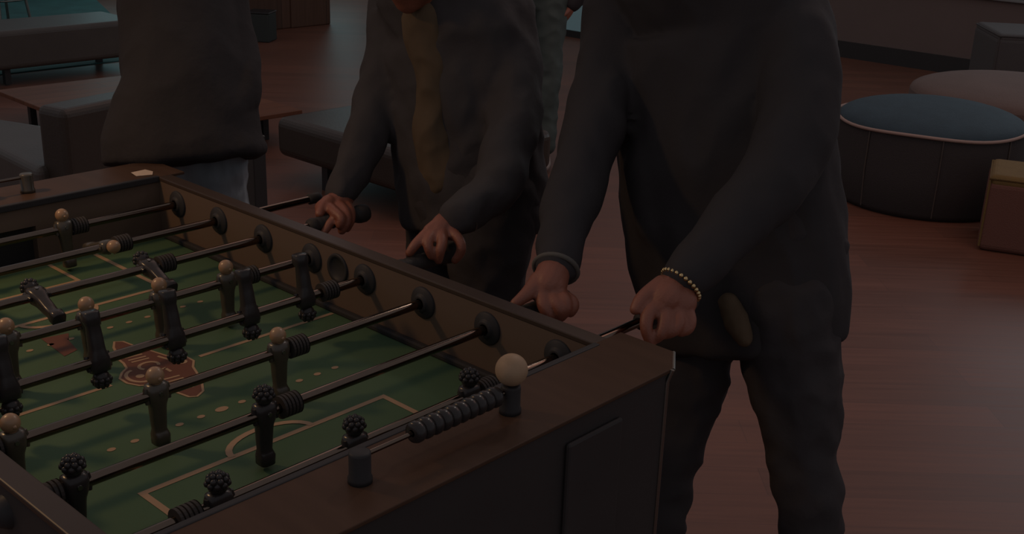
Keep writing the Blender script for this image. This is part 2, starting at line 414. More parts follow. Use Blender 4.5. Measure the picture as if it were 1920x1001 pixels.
# playing field with its painted marks
b = MB()
b.box((-XE,-YW,-0.012),(XE,YW,0.0), 0)
z1, z2, z3 = 0.0006, 0.0010, 0.0014
LW = 0.0085
b.strip([(0,-YW),(0,-0.075)], LW, z1, 1); b.strip([(0,0.085),(0,YW-0.015)], LW, z1, 1)
for s in (-1, 1):
    b.strip([(s*XE,-0.21),(s*0.323,-0.21),(s*0.323,0.21),(s*XE,0.21)], LW*1.15, z1, 1)
    b.strip([(s*XE,-0.112),(s*0.462,-0.112),(s*0.462,0.112),(s*XE,0.112)], LW, z1, 1)
    b.strip([(s*(0.323-0.044*math.sin(a*PI/14)), -0.070*math.cos(a*PI/14)) for a in range(15)], LW*1.15, z2, 1)
    for k in range(-5, 7):
        if s > 0: b.disc((0.188, 0.003+k*0.0365), 0.0050 if k else 0.0075, z1, 1, ry=0.0065 if k else 0.011)
        else: b.disc((-0.210, 0.003+k*0.0365), 0.0045, z1, 1, ry=0.0060)
b.add([(-0.245,-0.070,z1),(-0.150,-0.076,z1),(-0.160,-0.048,z1),(-0.205,-0.040,z1),(-0.235,-0.025,z1)], [(0,1,2,3,4)], 2)
# badge: cream outline, brown shield, bar lettering
out = [(-0.150,0.012),(-0.128,-0.002),(-0.110,-0.008),(-0.085,-0.020),(-0.060,-0.022),(-0.040,-0.028),(-0.030,-0.042),(-0.012,-0.056),(0.012,-0.056),(0.034,-0.046),
       (0.044,-0.030),(0.070,-0.022),(0.120,-0.012),(0.128,0.000),(0.118,0.018),(0.090,0.034),(0.060,0.046),(0.030,0.056),(0.010,0.070),(-0.012,0.070),(-0.024,0.058),(-0.040,0.048),(-0.075,0.040),(-0.115,0.030),(-0.140,0.026)]
b.prism(out, 0.0002, z2, 1)
cx_ = sum(p[0] for p in out)/len(out); cy_ = sum(p[1] for p in out)/len(out)
def shrink(q, d):
    n = len(q); r_ = []
    for i in range(n):
        a = Vector(q[i-1]); c = Vector(q[i]); e = Vector(q[(i+1) % n])
        t_ = (e-a).normalized(); r_.append(tuple(c + Vector((-t_.y, t_.x))*d))
    return r_
b.prism(shrink(out, 0.0042), 0.0003, z3, 2)
z4 = 0.0018
for k, x in enumerate((-0.098,-0.086,-0.074,-0.062,-0.052)):       # upright strokes of the worn lettering
    b.strip([(x,-0.010),(x+0.004,0.020)], 0.0045, z4, 1)
b.strip([(-0.104,0.016),(-0.088,0.022)], 0.004, z4, 1)
b.strip([(-0.022+0.014*math.cos(a*PI/10), 0.004+0.016*math.sin(a*PI/10)) for a in range(3, 18)], 0.0055, z4, 1)
b.strip([(0.004,-0.012),(0.004,0.020)], 0.005, z4, 1); b.strip([(0.004,0.018),(0.022,0.018)], 0.005, z4, 1); b.strip([(0.004,0.003),(0.018,0.003)], 0.004, z4, 1)
for x in (0.040, 0.052, 0.064): b.strip([(x,-0.010),(x+0.004,0.020)], 0.0045, z4, 1)
b.strip([(0.076,-0.008),(0.094,-0.004)], 0.004, z4, 1); b.strip([(0.078,0.014),(0.096,0.012)], 0.004, z4, 1)
b.strip([(0.002+0.026*math.cos(a*PI/10), -0.026+0.020*math.sin(a*PI/10)) for a in range(10, 21)], 0.006, z4, 1)
b.disc((0.004,-0.027), 0.007, z4, 1); b.disc((0.001,0.052), 0.009, z4, 1, ry=0.008); b.strip([(-0.045,0.034),(-0.022,0.040)], 0.005, z4, 1)
b.build('playfield', [M['felt'], M['line'], M['badge']], table, fix=False)

for s in (-1, 1):
    b = MB(); b.box((-XE, min(s*YW, s*(YW+0.026)), -0.05),(XE, max(s*YW, s*(YW+0.026)), HW-0.006)); b.build('side_wall', M['wall_lam'], table)
    b = MB(); b.box((-XE-0.02, min(s*(YW-0.001), s*(YW+0.030)), HW-0.008),(XE+0.01, max(s*(YW-0.001), s*(YW+0.030)), HW+0.001)); b.build('side_rail', M['rail'], table, bevel=0.002)
    b = MB(); b.box((-XE, min(s*(YW-0.014), s*YW), 0.0),(XE, max(s*(YW-0.014), s*YW), 0.011)); b.build('field_trim', M['plastic'], table, bevel=0.003)
for s in (-1, 1):
    # end wall with the goal mouth
    b = MB()
    x0, x1 = sorted((s*XE, s*(XE+0.02)))
    b.box((x0,-YW,0.0),(x1,-0.105,HW-0.006)); b.box((x0,0.105,0.0),(x1,YW,HW-0.006)); b.box((x0,-0.105,0.078),(x1,0.105,HW-0.006))
    b.build('end_wall', M['wall_lam'], table)
    b = MB(); b.box((min(s*(XE+0.02),s*(XE+0.10)),-0.105,-0.03),(max(s*(XE+0.02),s*(XE+0.10)),0.105,0.078)); b.build('goal_box', M['plastic'], table)
    # wide top plate with clipped corners
    P = [(XE,-0.445),(XO-0.035,-0.445),(XO,-0.395),(XO,0.395),(XO-0.035,0.445),(XE-0.004,0.445),(XE-0.004,0.412),(XE,0.412),(XE,-0.412)]
    P = [(XE-0.004,-0.445),(XO-0.035,-0.445),(XO,-0.395),(XO,0.395),(XO-0.035,0.445),(XE-0.004,0.445)]
    P = [(s*x, y) for x, y in P]
    b = MB(); b.prism(P, HW-0.004, HW+0.002); b.build('end_top', M['cap'], table, bevel=0.0015)
    b = MB(); b.box((min(s*(XE-0.005),s*(XE+0.006)),-YW,HW-0.010),(max(s*(XE-0.005),s*(XE+0.006)),YW,HW+0.0035)); b.build('end_edge_strip', M['plastic'], table, bevel=0.002)
    b = MB(); b.prism([(s*x, y) for x, y in ((XO-0.03,-0.40),(XO-0.004,-0.385),(XO-0.004,0.385),(XO-0.03,0.40))], -0.30, HW-0.004)
    b.build('end_panel', M['black_lam'], table)
    # raised frame on the outer face
    xa, xb = sorted((s*(XO-0.004), s*(XO+0.004)))
    for y0, y1 in ((0.165,0.28),(-0.28,-0.165)):
        b = MB(); b.box((xa,y0,-0.26),(xb,y1,0.095)); b.build('panel_board', M['black_lam'], table, bevel=0.004)
    for sy in (-1, 1):
        b = MB()
        b.pipe([(s*(XO+0.001), sy*0.392, HW+0.001),(s*(XO-0.004), sy*0.3885, 0.11),(s*(XO-0.004), sy*0.3885, -0.30)], 0.0035)
        b.pipe([(s*(XO-0.035), sy*0.446, HW-0.001),(s*XO, sy*0.396, HW-0.001)], 0.003)
        b.build('corner_trim', M['steel'], table)
for s in (-1, 1):
    b = MB(); b.box((-XO+0.03, min(s*0.396,s*0.4105), -0.30),(XO-0.03, max(s*0.396,s*0.4105), HW-0.010)); b.build('side_panel', M['black_lam'], table)
b = MB(); b.box((-XO+0.03,-0.385,-0.30),(XO-0.03,0.385,-0.28)); b.build('bottom_panel', M['black_lam'], table)
for sx in (-1, 1):
    for sy in (-1, 1):
        b = MB(); b.box((sx*0.62-0.055, sy*0.32-0.055, -FL+0.01),(sx*0.62+0.055, sy*0.32+0.055, -0.30)); lg = b.build('leg', M['black_lam'], table, bevel=0.006)
        b = MB(); b.tube((sx*0.62, sy*0.32, -FL),(sx*0.62, sy*0.32, -FL+0.012), 0.03); b.build('levelling_foot', M['bmetal'], lg)

# bearings in the side walls, ball feed hole
def bearing(x, s):
    b = MB(); b.lathe([(0.0095,0.010),(0.0135,0.011),(0.0150,0.008),(0.018,0.0055),(0.0265,0.0045),(0.0285,0.0020),(0.0285,-0.001)], (x, s*YW, HR), (0,-s,0), seg=28)
    b.build('bearing', M['plastic'], table, fix=False)
    b = MB(); b.lathe([(0.0095,0.014),(0.0150,0.012),(0.020,0.004),(0.022,-0.001)], (x, s*(YW+0.0265), HR), (0,s,0), seg=18)
    b.build('bearing_nut', M['plastic'], table, fix=False)
for x in RODX:
    for s in (-1, 1): bearing(x, s)
b = MB(); b.lathe([(0.0,0.0006),(0.0205,0.0006),(0.0215,0.003),(0.0275,0.004),(0.0285,0.002),(0.0285,-0.001)], (0, YW, HR), (0,-1,0), seg=28)
b.build('ball_feed_hole', M['plastic'], table, fix=False)

# score counters: two posts, a thin bar and a row of beads at each end
for s in (-1, 1):
    for y in (-0.125, 0.127):
        b = MB(); b.lathe([(0.0,0.0),(0.0145,0.0),(0.0145,0.006),(0.0130,0.009),(0.0130,0.0355),(0.0125,0.038),(0.0105,0.039),(0.0,0.039)], (s*0.668, s*y, HW+0.002), (0,0,1), seg=24)
        b.build('score_post', M['plastic'] if s > 0 else M['mandark'], table)
    b = MB(); b.tube((s*0.668,-0.12,HW+0.034),(s*0.668,0.12,HW+0.034), 0.0032); sb = b.build('score_bar', M['chrome'], table)
    for k in range(10):
        y = s*(-0.038+k*0.0148)
        b = MB()
        b.lathe([(0.0045,-0.0070),(0.0120,-0.0068),(0.0138,-0.0025),(0.0138,0.0025),(0.0120,0.0068),(0.0045,0.0070)], (s*0.668, y, HW+0.034), (0,1,0), seg=18)
        b.build('score_bead', M['manblack'], sb)

# ---- figures
CURLS = [(Vector((math.cos(a)*math.cos(e), math.sin(a)*math.cos(e), math.sin(e)))) for e, n in ((0.1,9),(0.55,8),(1.05,5),(1.5,1)) for a in [2*PI*k/n + e for k in range(n)]]
def figure_mesh(kind):
    b = MB()
    if kind == 'A':
        b.ball((0,0,0.0275), 0.0128, 18, 12, 1, (1,1,1.02))                 # bare tan head
        b.ball((0.0115,0,0.026), 0.003, 8, 6, 1)
        b.lathe([(0.0075,0.012),(0.0085,0.018)], (0,0,0), (0,0,1), 14, 1)
    else:
        b.ball((0,0,0.0265), 0.0128, 18, 12, 0)
        for c in CURLS: b.ball(tuple(Vector((0,0,0.0275))+c*0.0122), 0.0042, 8, 6, 0)
    def sec(rows, mi=0):                                                    # superelliptic body sections
        n = 20; v = []; f = []
        for x, y, z, hx, hy in rows:
            for i in range(n):
                a = 2*PI*i/n; c_, s_ = math.cos(a), math.sin(a)
                v.append((x+hx*math.copysign(abs(c_)**0.6, c_), y+hy*math.copysign(abs(s_)**0.6, s_), z))
        for k in range(len(rows)-1):
            for i in range(n): f.append((k*n+i, k*n+(i+1)%n, (k+1)*n+(i+1)%n, (k+1)*n+i))
        f.append(tuple(range(n-1,-1,-1))); f.append(tuple(range((len(rows)-1)*n, len(rows)*n)))
        b.add(v, f, mi, True)
    sec([(0,0,0.0175,0.006,0.009),(0,0,0.0155,0.010,0.0155),(0,0,0.006,0.0135,0.0165),(0,0,-0.006,0.0135,0.0150),(0,0,-0.016,0.0115,0.0118),
         (0,0,-0.022,0.0110,0.0112),(0,0,-0.040,0.0095,0.0108),(0.0005,0,-0.054,0.0085,0.0100),(0.001,0,-0.058,0.0095,0.0112),(0.0025,0,-0.062,0.0125,0.0120),(0.0025,0,-0.0755,0.0120,0.0118),(0.0022,0,-0.0768,0.0105,0.0105)])
    b.tube((0.0105,0,0.004),(0.0150,0,0.004), 0.0038, 0.0032, 10, 2)        # clamping screw
    for s in (-1, 1):                                                       # arms against the sides
        b.pipe([(0,s*0.0155,0.012),(0.002,s*0.0178,0.002),(0.004,s*0.0160,-0.010)], [0.0042,0.0045,0.0038], 8)
    return b
MESH = {}
for k, ms in (('A', [M['mandark'], M['mantan'], M['steel']]), ('B', [M['manblack'], M['manblack'], M['steel']])):
    o = figure_mesh(k).build('player_figure', ms); MESH[k] = o.data; bpy.data.objects.remove(o)
b = MB()
prof = []
for k in range(5):
    d = -0.0145 + k*0.0060
    prof += [(0.0165,d),(0.0165,d+0.0038),(0.0138,d+0.0042),(0.0138,d+0.0058)]
b.lathe([(0.008,-0.0150)]+prof+[(0.0165,0.0150),(0.008,0.0155)], (0,0,0), (0,1,0), 22, 0, False)
o = b.build('bumper', M['rubber']); MESH['bumper'] = o.data; bpy.data.objects.remove(o)
b = MB()
prof = [(0.0085,-0.005),(0.0150,0.0),(0.0165,0.006),(0.0165,0.012),(0.0140,0.016)]
for k in range(9): prof += [(0.0150,0.018+k*0.011),(0.0158,0.023+k*0.011),(0.0148,0.028+k*0.011)]
prof += [(0.0175,0.120),(0.0195,0.128),(0.0195,0.142),(0.0175,0.148),(0.0,0.149)]
b.lathe(prof, (0,0,0), (0,1,0), 16, 0, True)
o = b.build('handle', M['rubber']); MESH['handle'] = o.data; bpy.data.objects.remove(o)

#      team, figure places along the rod, tilt about the rod (deg), rod ends, bumpers, handle start
RODS = [('A', (0.128,-0.080,-0.290),  -6, (-0.78, 0.46), (0.158,-0.322), None),
        ('A', (0.135,-0.115),         75, (-0.62, 0.63), (0.166,-0.150), None),
        ('B', (0.134,-0.075,-0.284), -72, (-0.44, 0.50), (0.166,-0.318), 0.495),
        ('A', (0.195,0.064,-0.066,-0.196,-0.327), 0, (-0.80, 0.43), (0.240,-0.358), None),
        ('B', (0.250,0.136,-0.003,-0.130,-0.267), 172, (-0.46, 0.47), (0.298,-0.310), 0.462),
        ('A', (0.082,-0.126,-0.331),   0, (-0.80, 0.44), (0.115,-0.362), None),
        ('B', (-0.054,-0.327),         3, (-0.43, 0.44), (-0.014,-0.360), 0.430),
        ('B', (0.188,-0.022,-0.227),   0, (-0.45, 0.60), (0.222,-0.270), 0.590)]
for x, (team, ys, tilt, (ya, yb), bumps, hs) in zip(RODX, RODS):
    b = MB(); b.tube((0,ya,0),(0,yb,0), 0.0079, seg=20)
    rod = b.build('rod', M['chrome'], table, loc=(x, 0, HR))
    rod.rotation_euler = (0, math.radians(tilt), 0)
    for y in ys:
        o = bpy.data.objects.new('player_figure', MESH[team]); link(o, rod); o.location = (0, y, 0)
    for y in bumps:
        o = bpy.data.objects.new('bumper', MESH['bumper']); link(o, rod); o.location = (0, y, 0)
    if hs is not None:
        o = bpy.data.objects.new('handle', MESH['handle']); link(o, rod); o.location = (0, hs, 0)
    else:
        if yb > 0.5:
            b = MB(); b.lathe([(0.0081,0),(0.0115,0.003),(0.0115,0.028),(0.008,0.034),(0,0.035)], (0,yb-0.022,0), (0,1,0), 16); b.build('end_cap', M['rubber'], rod)
        o = bpy.data.objects.new('handle', MESH['handle']); link(o, rod); o.location = (0, ya, 0); o.rotation_euler = (0, 0, PI)

# ball resting on the near score post
b = MB(); b.ball((0,0,0), 0.0212, 40, 26)
o = b.build('ball', M['ball'], loc=(0.668, 0.127, FL+HW+0.041+0.0212)); tag(o, 'cream coloured ball resting on a score post at the near end of the table', 'ball')
# paper slip on the far end
b = MB(); b.add([(-0.020,-0.014,0),(0.012,-0.020,0),(0.024,0.012,0),(0.002,0.026,0),(-0.016,0.018,0.002)], [(0,1,2,3,4)]); b.prism([(-0.019,-0.013),(0.012,-0.019),(0.023,0.012),(0.002,0.025),(-0.016,0.017)],-0.0012,-0.0001)
o = b.build('paper_slip', M['paper'], loc=(-0.644, 0.366, FL+HW+0.0035)); tag(o, 'small cream paper slip on the far corner of the football table', 'paper')

HAND_MID_RIGHT = [
 [(-0.2825,0.6358,0.9282,0.0260),(-0.2623,0.6047,0.9153,0.0250),(-0.2601,0.5743,0.9078,0.0220),(-0.2544,0.5503,0.9070,0.0180)],
 [(-0.2618,0.6042,0.9132,0.0240),(-0.2524,0.5905,0.8971,0.0200)],
 [(-0.2568,0.5663,0.9148,0.0170),(-0.2484,0.5429,0.9099,0.0125),(-0.2378,0.5275,0.9030,0.0095)],
 [(-0.2524,0.5598,0.9079,0.0140),(-0.2156,0.5497,0.9071,0.0115),(-0.1914,0.5466,0.8998,0.0105),(-0.1905,0.5414,0.8875,0.0090)],
 [(-0.2503,0.5834,0.9083,0.0150),(-0.2079,0.5699,0.9047,0.0115),(-0.1893,0.5585,0.8910,0.0105),(-0.1920,0.5479,0.8743,0.0090)],
 [(-0.2554,0.6059,0.9049,0.0150),(-0.2162,0.5893,0.9011,0.0115),(-0.1995,0.5767,0.8882,0.0100),(-0.1972,0.5647,0.8740,0.0090)],
 [(-0.2151,0.5602,0.8982,0.0110),(-0.2118,0.5381,0.8910,0.0095),(-0.2114,0.5264,0.8811,0.0090),(-0.2098,0.5168,0.8733,0.0080)],
]
HAND_MID_LEFT = [
 [(0.0690,0.6056,0.9477,0.0240),(0.0739,0.5785,0.9419,0.0250),(0.0784,0.5576,0.9349,0.0200)],
 [(0.0783,0.5826,0.9421,0.0220),(0.0941,0.5787,0.9342,0.0160)],
 [(0.0734,0.5650,0.9447,0.0170),(0.0706,0.5457,0.9398,0.0130)],
 [(0.0705,0.5540,0.9421,0.0120),(0.0709,0.5265,0.9294,0.0110),(0.0713,0.5074,0.9191,0.0100),(0.0676,0.4975,0.9057,0.0085)],
 [(0.0770,0.5507,0.9381,0.0120),(0.0873,0.5261,0.9273,0.0105),(0.0950,0.5203,0.9160,0.0095),(0.0987,0.5238,0.9015,0.0080)],
 [(0.0872,0.5602,0.9386,0.0120),(0.1067,0.5431,0.9263,0.0105),(0.1119,0.5342,0.9130,0.0095),(0.1068,0.5340,0.8928,0.0080)],
 [(0.0901,0.5768,0.9378,0.0120),(0.1155,0.5745,0.9299,0.0105),(0.1280,0.5723,0.9168,0.0095),(0.1261,0.5704,0.9020,0.0090),(0.1192,0.5649,0.8887,0.0075)],
]
HAND_RIGHT_RIGHT = [
 [(0.3626,0.5711,0.9483,0.0260),(0.3801,0.5403,0.9411,0.0290),(0.3907,0.5153,0.9291,0.0280),(0.3912,0.5044,0.9206,0.0220)],
 [(0.3867,0.5384,0.9395,0.0260),(0.4004,0.5235,0.9279,0.0220)],
 [(0.3801,0.5080,0.9338,0.0190),(0.3817,0.4828,0.9235,0.0140),(0.3815,0.4649,0.9167,0.0110),(0.3780,0.4508,0.9090,0.0090)],
 [(0.3912,0.5044,0.9206,0.0140),(0.4073,0.4856,0.9111,0.0115),(0.4171,0.4819,0.8998,0.0100),(0.4220,0.4878,0.8882,0.0090)],
 [(0.4009,0.5126,0.9193,0.0130),(0.4222,0.4995,0.9118,0.0110),(0.4339,0.4975,0.9005,0.0100),(0.4273,0.4982,0.8849,0.0090)],
 [(0.4062,0.5231,0.9162,0.0120),(0.4295,0.5152,0.9155,0.0110),(0.4391,0.5104,0.9024,0.0100),(0.4333,0.5046,0.8869,0.0090)],
 [(0.4106,0.5263,0.9147,0.0110),(0.4319,0.5293,0.9105,0.0105),(0.4415,0.5269,0.9024,0.0095),(0.4403,0.5208,0.8922,0.0085)],
]
HAND_RIGHT_LEFT = [
 [(0.5578,0.6752,0.9452,0.0260),(0.5601,0.6451,0.9382,0.0300),(0.5635,0.6146,0.9282,0.0300),(0.5629,0.6019,0.9182,0.0240)],
 [(0.5666,0.6512,0.9385,0.0260),(0.5820,0.6349,0.9206,0.0260),(0.5869,0.6265,0.9092,0.0200)],
 [(0.5490,0.6236,0.9444,0.0190),(0.5434,0.5936,0.9374,0.0140),(0.5417,0.5736,0.9290,0.0115),(0.5423,0.5612,0.9175,0.0095)],
 [(0.5574,0.5913,0.9213,0.0140),(0.5627,0.5683,0.9086,0.0120),(0.5694,0.5585,0.8909,0.0105),(0.5771,0.5623,0.8696,0.0090)],
 [(0.5715,0.6020,0.9170,0.0140),(0.5852,0.5852,0.9013,0.0120),(0.5884,0.5738,0.8868,0.0105),(0.5817,0.5698,0.8764,0.0095)],
 [(0.5826,0.6170,0.9124,0.0140),(0.5991,0.6045,0.9002,0.0120),(0.5989,0.5915,0.8888,0.0105),(0.5875,0.5847,0.8815,0.0095)],
 [(0.5881,0.6365,0.9125,0.0130),(0.6067,0.6266,0.9019,0.0110),(0.6107,0.6167,0.8890,0.0100),(0.6031,0.6072,0.8836,0.0090)],
]

# ------------------------------------------------------------ people
def loft(rows, side=None, seg=24, flat=0.98):
    """closed tube through rows (x,y,z,a,b): half width a along side, b across; rounded ends"""
    pts = [Vector(r[:3]) for r in rows]; n = len(rows)
    ext = []
    for i in range(n): ext.append((pts[i], rows[i][3], rows[i][4] if len(rows[i]) > 4 else rows[i][3]))
    t0 = (pts[0]-pts[1]).normalized(); t1 = (pts[-1]-pts[-2]).normalized()
    a0, b0 = ext[0][1:]; a1, b1 = ext[-1][1:]
    m0 = min(a0, b0); m1 = min(a1, b1)
    full = [(pts[0]+t0*m0*q, a0*w, b0*w) for q, w in ((0.98,0.2),(0.8,0.6),(0.45,0.89))] + ext + \
           [(pts[-1]+t1*m1*q, a1*w, b1*w) for q, w in ((0.45*flat/0.98,0.89 if flat > 0.5 else 0.97),(0.8*flat/0.98,0.6 if flat > 0.5 else 0.85),(flat,0.2))]
    v = []; f = []; pu = None
    for i, (c, a, b_) in enumerate(full):
        t = (full[min(i+1, len(full)-1)][0]-full[max(i-1, 0)][0]).normalized()
        s = Vector(side) if side is not None else (pu if pu is not None else t.orthogonal())
        u = (s - t*s.dot(t)).normalized(); pu = u; w = t.cross(u)
        v += [c+u*a*math.cos(2*PI*k/seg)+w*b_*math.sin(2*PI*k/seg) for k in range(seg)]
    for i in range(len(full)-1):
        for k in range(seg): f.append((i*seg+k, i*seg+(k+1)%seg, (i+1)*seg+(k+1)%seg, (i+1)*seg+k))
    f.append(tuple(range(seg-1,-1,-1))); f.append(tuple(range((len(full)-1)*seg, len(full)*seg)))
    return v, f

def curve_rows(rows, k=4):
    """Catmull-Rom resample of loft rows so limbs bend smoothly"""
    n = len(rows)
    if n < 3: return rows
    R = [tuple(r) + ((r[3],) if len(r) == 4 else ()) for r in rows]; out = []
    for i in range(n-1):
        p0, p1, p2, p3 = R[max(i-1,0)], R[i], R[i+1], R[min(i+2,n-1)]
        for j in range(k):
            t = j/k
            out.append(tuple(0.5*((2*b)+(c-a)*t+(2*a-5*b+4*c-d)*t*t+(3*b-a-3*c+d)*t**3) for a, b, c, d in zip(p0,p1,p2,p3)))
    out.append(R[-1]); return out

def merge_shapes(shapes, voxel, smooth=4, wr=None):
    """unite closed shapes into one continuous surface; wr = (amplitude, scale, vertical stretch) folds"""
    b = MB()
    for v, f in shapes: b.add(v, f)
    o = b.build('t', M['skin'])
    r = o.modifiers.new('r', 'REMESH'); r.mode = 'VOXEL'; r.voxel_size = voxel; r.use_smooth_shade = True
    if smooth:
        s = o.modifiers.new('s', 'SMOOTH'); s.factor = 0.5; s.iterations = smooth
    bpy.context.view_layer.update()
    dg = bpy.context.evaluated_depsgraph_get()
    me = bpy.data.meshes.new_from_object(o.evaluated_get(dg))
    old = o.data; bpy.data.objects.remove(o); bpy.data.meshes.remove(old)
    if wr:
        amp, sc, st = wr
        nr = [v.normal.copy() for v in me.vertices]
        for v, q in zip(me.vertices, nr):
            p = Vector((v.co.x*sc, v.co.y*sc, v.co.z*sc*st))
            a = noise.noise(p)+0.5*noise.noise(p*2.3+Vector((3,1,7)))
            v.co += q*amp*(a + 0.6*(0.4-abs(noise.noise(p*1.3+Vector((9,4,2))))*2))
    for p in me.polygons: p.use_smooth = True
    return me

def mesh_obj(name, me, m, parent):
    me.materials.clear(); me.materials.append(m); me.name = name
    o = bpy.data.objects.new(name, me); link(o, parent); return o

def join_mesh(parts):
    v = []; f = []
    for me in parts:
        n = len(v); v += [x.co[:] for x in me.vertices]; f += [tuple(i+n for i in p.vertices) for p in me.polygons]
    me = bpy.data.meshes.new('body'); me.from_pydata(v, [], f); me.update()
    for p in me.polygons: p.use_smooth = True
    return me

def head_shapes(c, fdir, tilt=0.0):
    """skull, jaw, nose, lips, ears about head centre c, facing fdir"""
    c = Vector(c); f_ = Vector(fdir).normalized(); s_ = f_.cross(Vector((0,0,1))).normalized(); u_ = s_.cross(f_)
    def ell(off, rad, seg=20, rings=14):
        b = MB(); b.ball((0,0,0), 1.0, seg, rings)
        v = []
        for q in b.v:
            w = Vector((q[0]*rad[0]+off[0], q[1]*rad[1]+off[1], q[2]*rad[2]+off[2]))
            v.append(c + s_*w.x + f_*w.y + u_*w.z)
        return v, b.f
    return [ell((0,-0.012,0.030),(0.074,0.094,0.085)), ell((0,0.018,-0.035),(0.058,0.066,0.070)), ell((0,0.052,-0.078),(0.030,0.030,0.028)),
            ell((0,0.090,-0.018),(0.011,0.016,0.018)), ell((0,0.082,0.002),(0.009,0.012,0.024)), ell((0,0.078,-0.048),(0.022,0.010,0.006)), ell((0,0.076,-0.058),(0.019,0.010,0.006)),
            ell((0.075,-0.008,-0.008),(0.008,0.017,0.029)), ell((-0.075,-0.008,-0.008),(0.008,0.017,0.029)),
            ell((0.030,0.070,0.022),(0.022,0.012,0.006)), ell((-0.030,0.070,0.022),(0.022,0.012,0.006))], (c, s_, f_, u_)

def face_parts(fr, parent):
    c, s_, f_, u_ = fr
    for k in (-1, 1):
        p = c + s_*0.030*k + f_*0.0715 + u_*0.006
        b = MB(); b.ball(p, 0.0095, 14, 10, 0); b.ball(p+f_*0.0055, 0.0052, 10, 8, 1); b.build('eye', [M['eye'], M['hair']], parent)

def hair_part(fr, parent, length=0.0):
    c, s_, f_, u_ = fr
    sh = []
    for off, rad in (((0,-0.022,0.048),(0.083,0.100,0.080)), ((0,-0.055,0.0),(0.078,0.062,0.085))):
        b = MB(); b.ball((0,0,0), 1.0, 20, 14)
        sh.append(([c + s_*(q[0]*rad[0]+off[0]) + f_*(q[1]*rad[1]+off[1]) + u_*(q[2]*rad[2]+off[2]) for q in b.v], b.f))
    return mesh_obj('hair', merge_shapes(sh, 0.007, 2, (0.004, 60, 0.5)), M['hair'], parent)

def hand_mesh(chains):
    sh = []
    for ch in chains:
        sh.append(loft(curve_rows([tuple(q)+(q[3],) if len(q) == 4 else q for q in ch], 4), None, 14))
    return merge_shapes(sh, 0.0028, 2)

def rest_hand(wrist, d, side, s=1):
    """relaxed, slightly curled hand hanging from a wrist along d; side points to the thumb"""
    w = Vector(wrist); d = Vector(d).normalized(); sd = Vector(side); sd = (sd - d*sd.dot(d)).normalized(); n = d.cross(sd)*s
    def P(a, b_, c_): return tuple(w + d*a + sd*b_ + n*c_)
    ch = [[(*P(-0.02,0,0),0.026),(*P(0.03,0.004,0),0.030),(*P(0.07,0.004,0),0.028)],
          [(*P(0.03,0.020,0),0.018),(*P(0.075,0.026,0),0.014)], [(*P(0.03,-0.018,0),0.018),(*P(0.070,-0.026,0),0.013)]]
    for k, (off, ln) in enumerate(((0.028,0.070),(0.010,0.080),(-0.009,0.075),(-0.027,0.058))):
        ch.append([(*P(0.080,off,0),0.0105),(*P(0.080+ln*0.45,off,0.008),0.0098),(*P(0.080+ln*0.78,off,0.024),0.0090),(*P(0.080+ln*0.92,off,0.040),0.0080)])
    ch.append([(*P(0.015,0.022,0.004),0.016),(*P(0.045,0.044,0.014),0.0115),(*P(0.072,0.050,0.026),0.0100),(*P(0.092,0.046,0.036),0.0088)])
    return hand_mesh(ch)

def shoe(a, d, m, parent):
    """a shoe at floor point a pointing along d"""
    a = Vector(a); d = Vector((d[0], d[1], 0)).normalized(); s_ = Vector((-d.y, d.x, 0))
    up = Vector((0,0,1))
    rows = [(-0.085,0.045,0.032,0.045),(-0.05,0.055,0.036,0.055),(0.0,0.052,0.038,0.052),(0.06,0.042,0.044,0.040),(0.12,0.034,0.047,0.032),(0.165,0.028,0.038,0.026)]
    v, f = loft([(*(a+d*x+up*z), hw, hh) for x, z, hw, hh in rows], tuple(s_))
    v = [Vector((q.x, q.y, max(q.z, 0.004 + 0))) for q in v]
    b = MB(); b.add(v, f, 0, True)
    o = b.build('shoe', m, parent)
    return o

def person(label, loc, P):
    """P: torso, arms, legs as loft rows; builds one continuous body and clothing as its parts"""
    t = thing('person', label, 'person', loc)
    inv = Vector(loc)
    def L(rows): return [tuple(r[:2])+(r[2],)+tuple(r[3:]) for r in rows]
    side = P['side']
    sh = []
    skin_scale = 0.80
    def thin(rows, k=skin_scale): return [tuple(r[:3]) + tuple(q*k for q in r[3:]) for r in rows]
    sh.append(loft(curve_rows(thin(P['torso'][:-1])), side, 24, 0.3))
    for a in P['arms']: sh.append(loft(curve_rows(thin(a, 0.72))))
    for a in P['legs']: sh.append(loft(curve_rows(thin(a, 0.72))))
    hs, fr = head_shapes(P['head'], P['face'])
    sh += hs
    sh.append(loft(curve_rows(P['neck'])))
    me = merge_shapes(sh, 0.009, 3)
    body = join_mesh([me] + P['hands'])
    mesh_obj('body', body, M['skin'], t)
    face_parts(fr, t); hair_part(fr, t)
    j = [loft(curve_rows(P['torso']), side, 32, 0.16)] + [loft(curve_rows(a), None, 20) for a in P['arms']] + P.get('extra', [])
    mesh_obj(P['jname'], merge_shapes(j, P.get('jv', 0.008), 4, P['jwr']), P['jm'], t)
    j = [loft(curve_rows(a), None, 20) for a in P['legs']]
    j.append(loft(P['seat'], side, 24))
    mesh_obj('trousers', merge_shapes(j, 0.008, 3, P['twr']), P['tm'], t)
    for a, d in P['feet']: shoe(a, d, P['sm'], t)
    # keep world placement: children are modelled in world coordinates
    for c in t.children: c.location = -inv
    return t

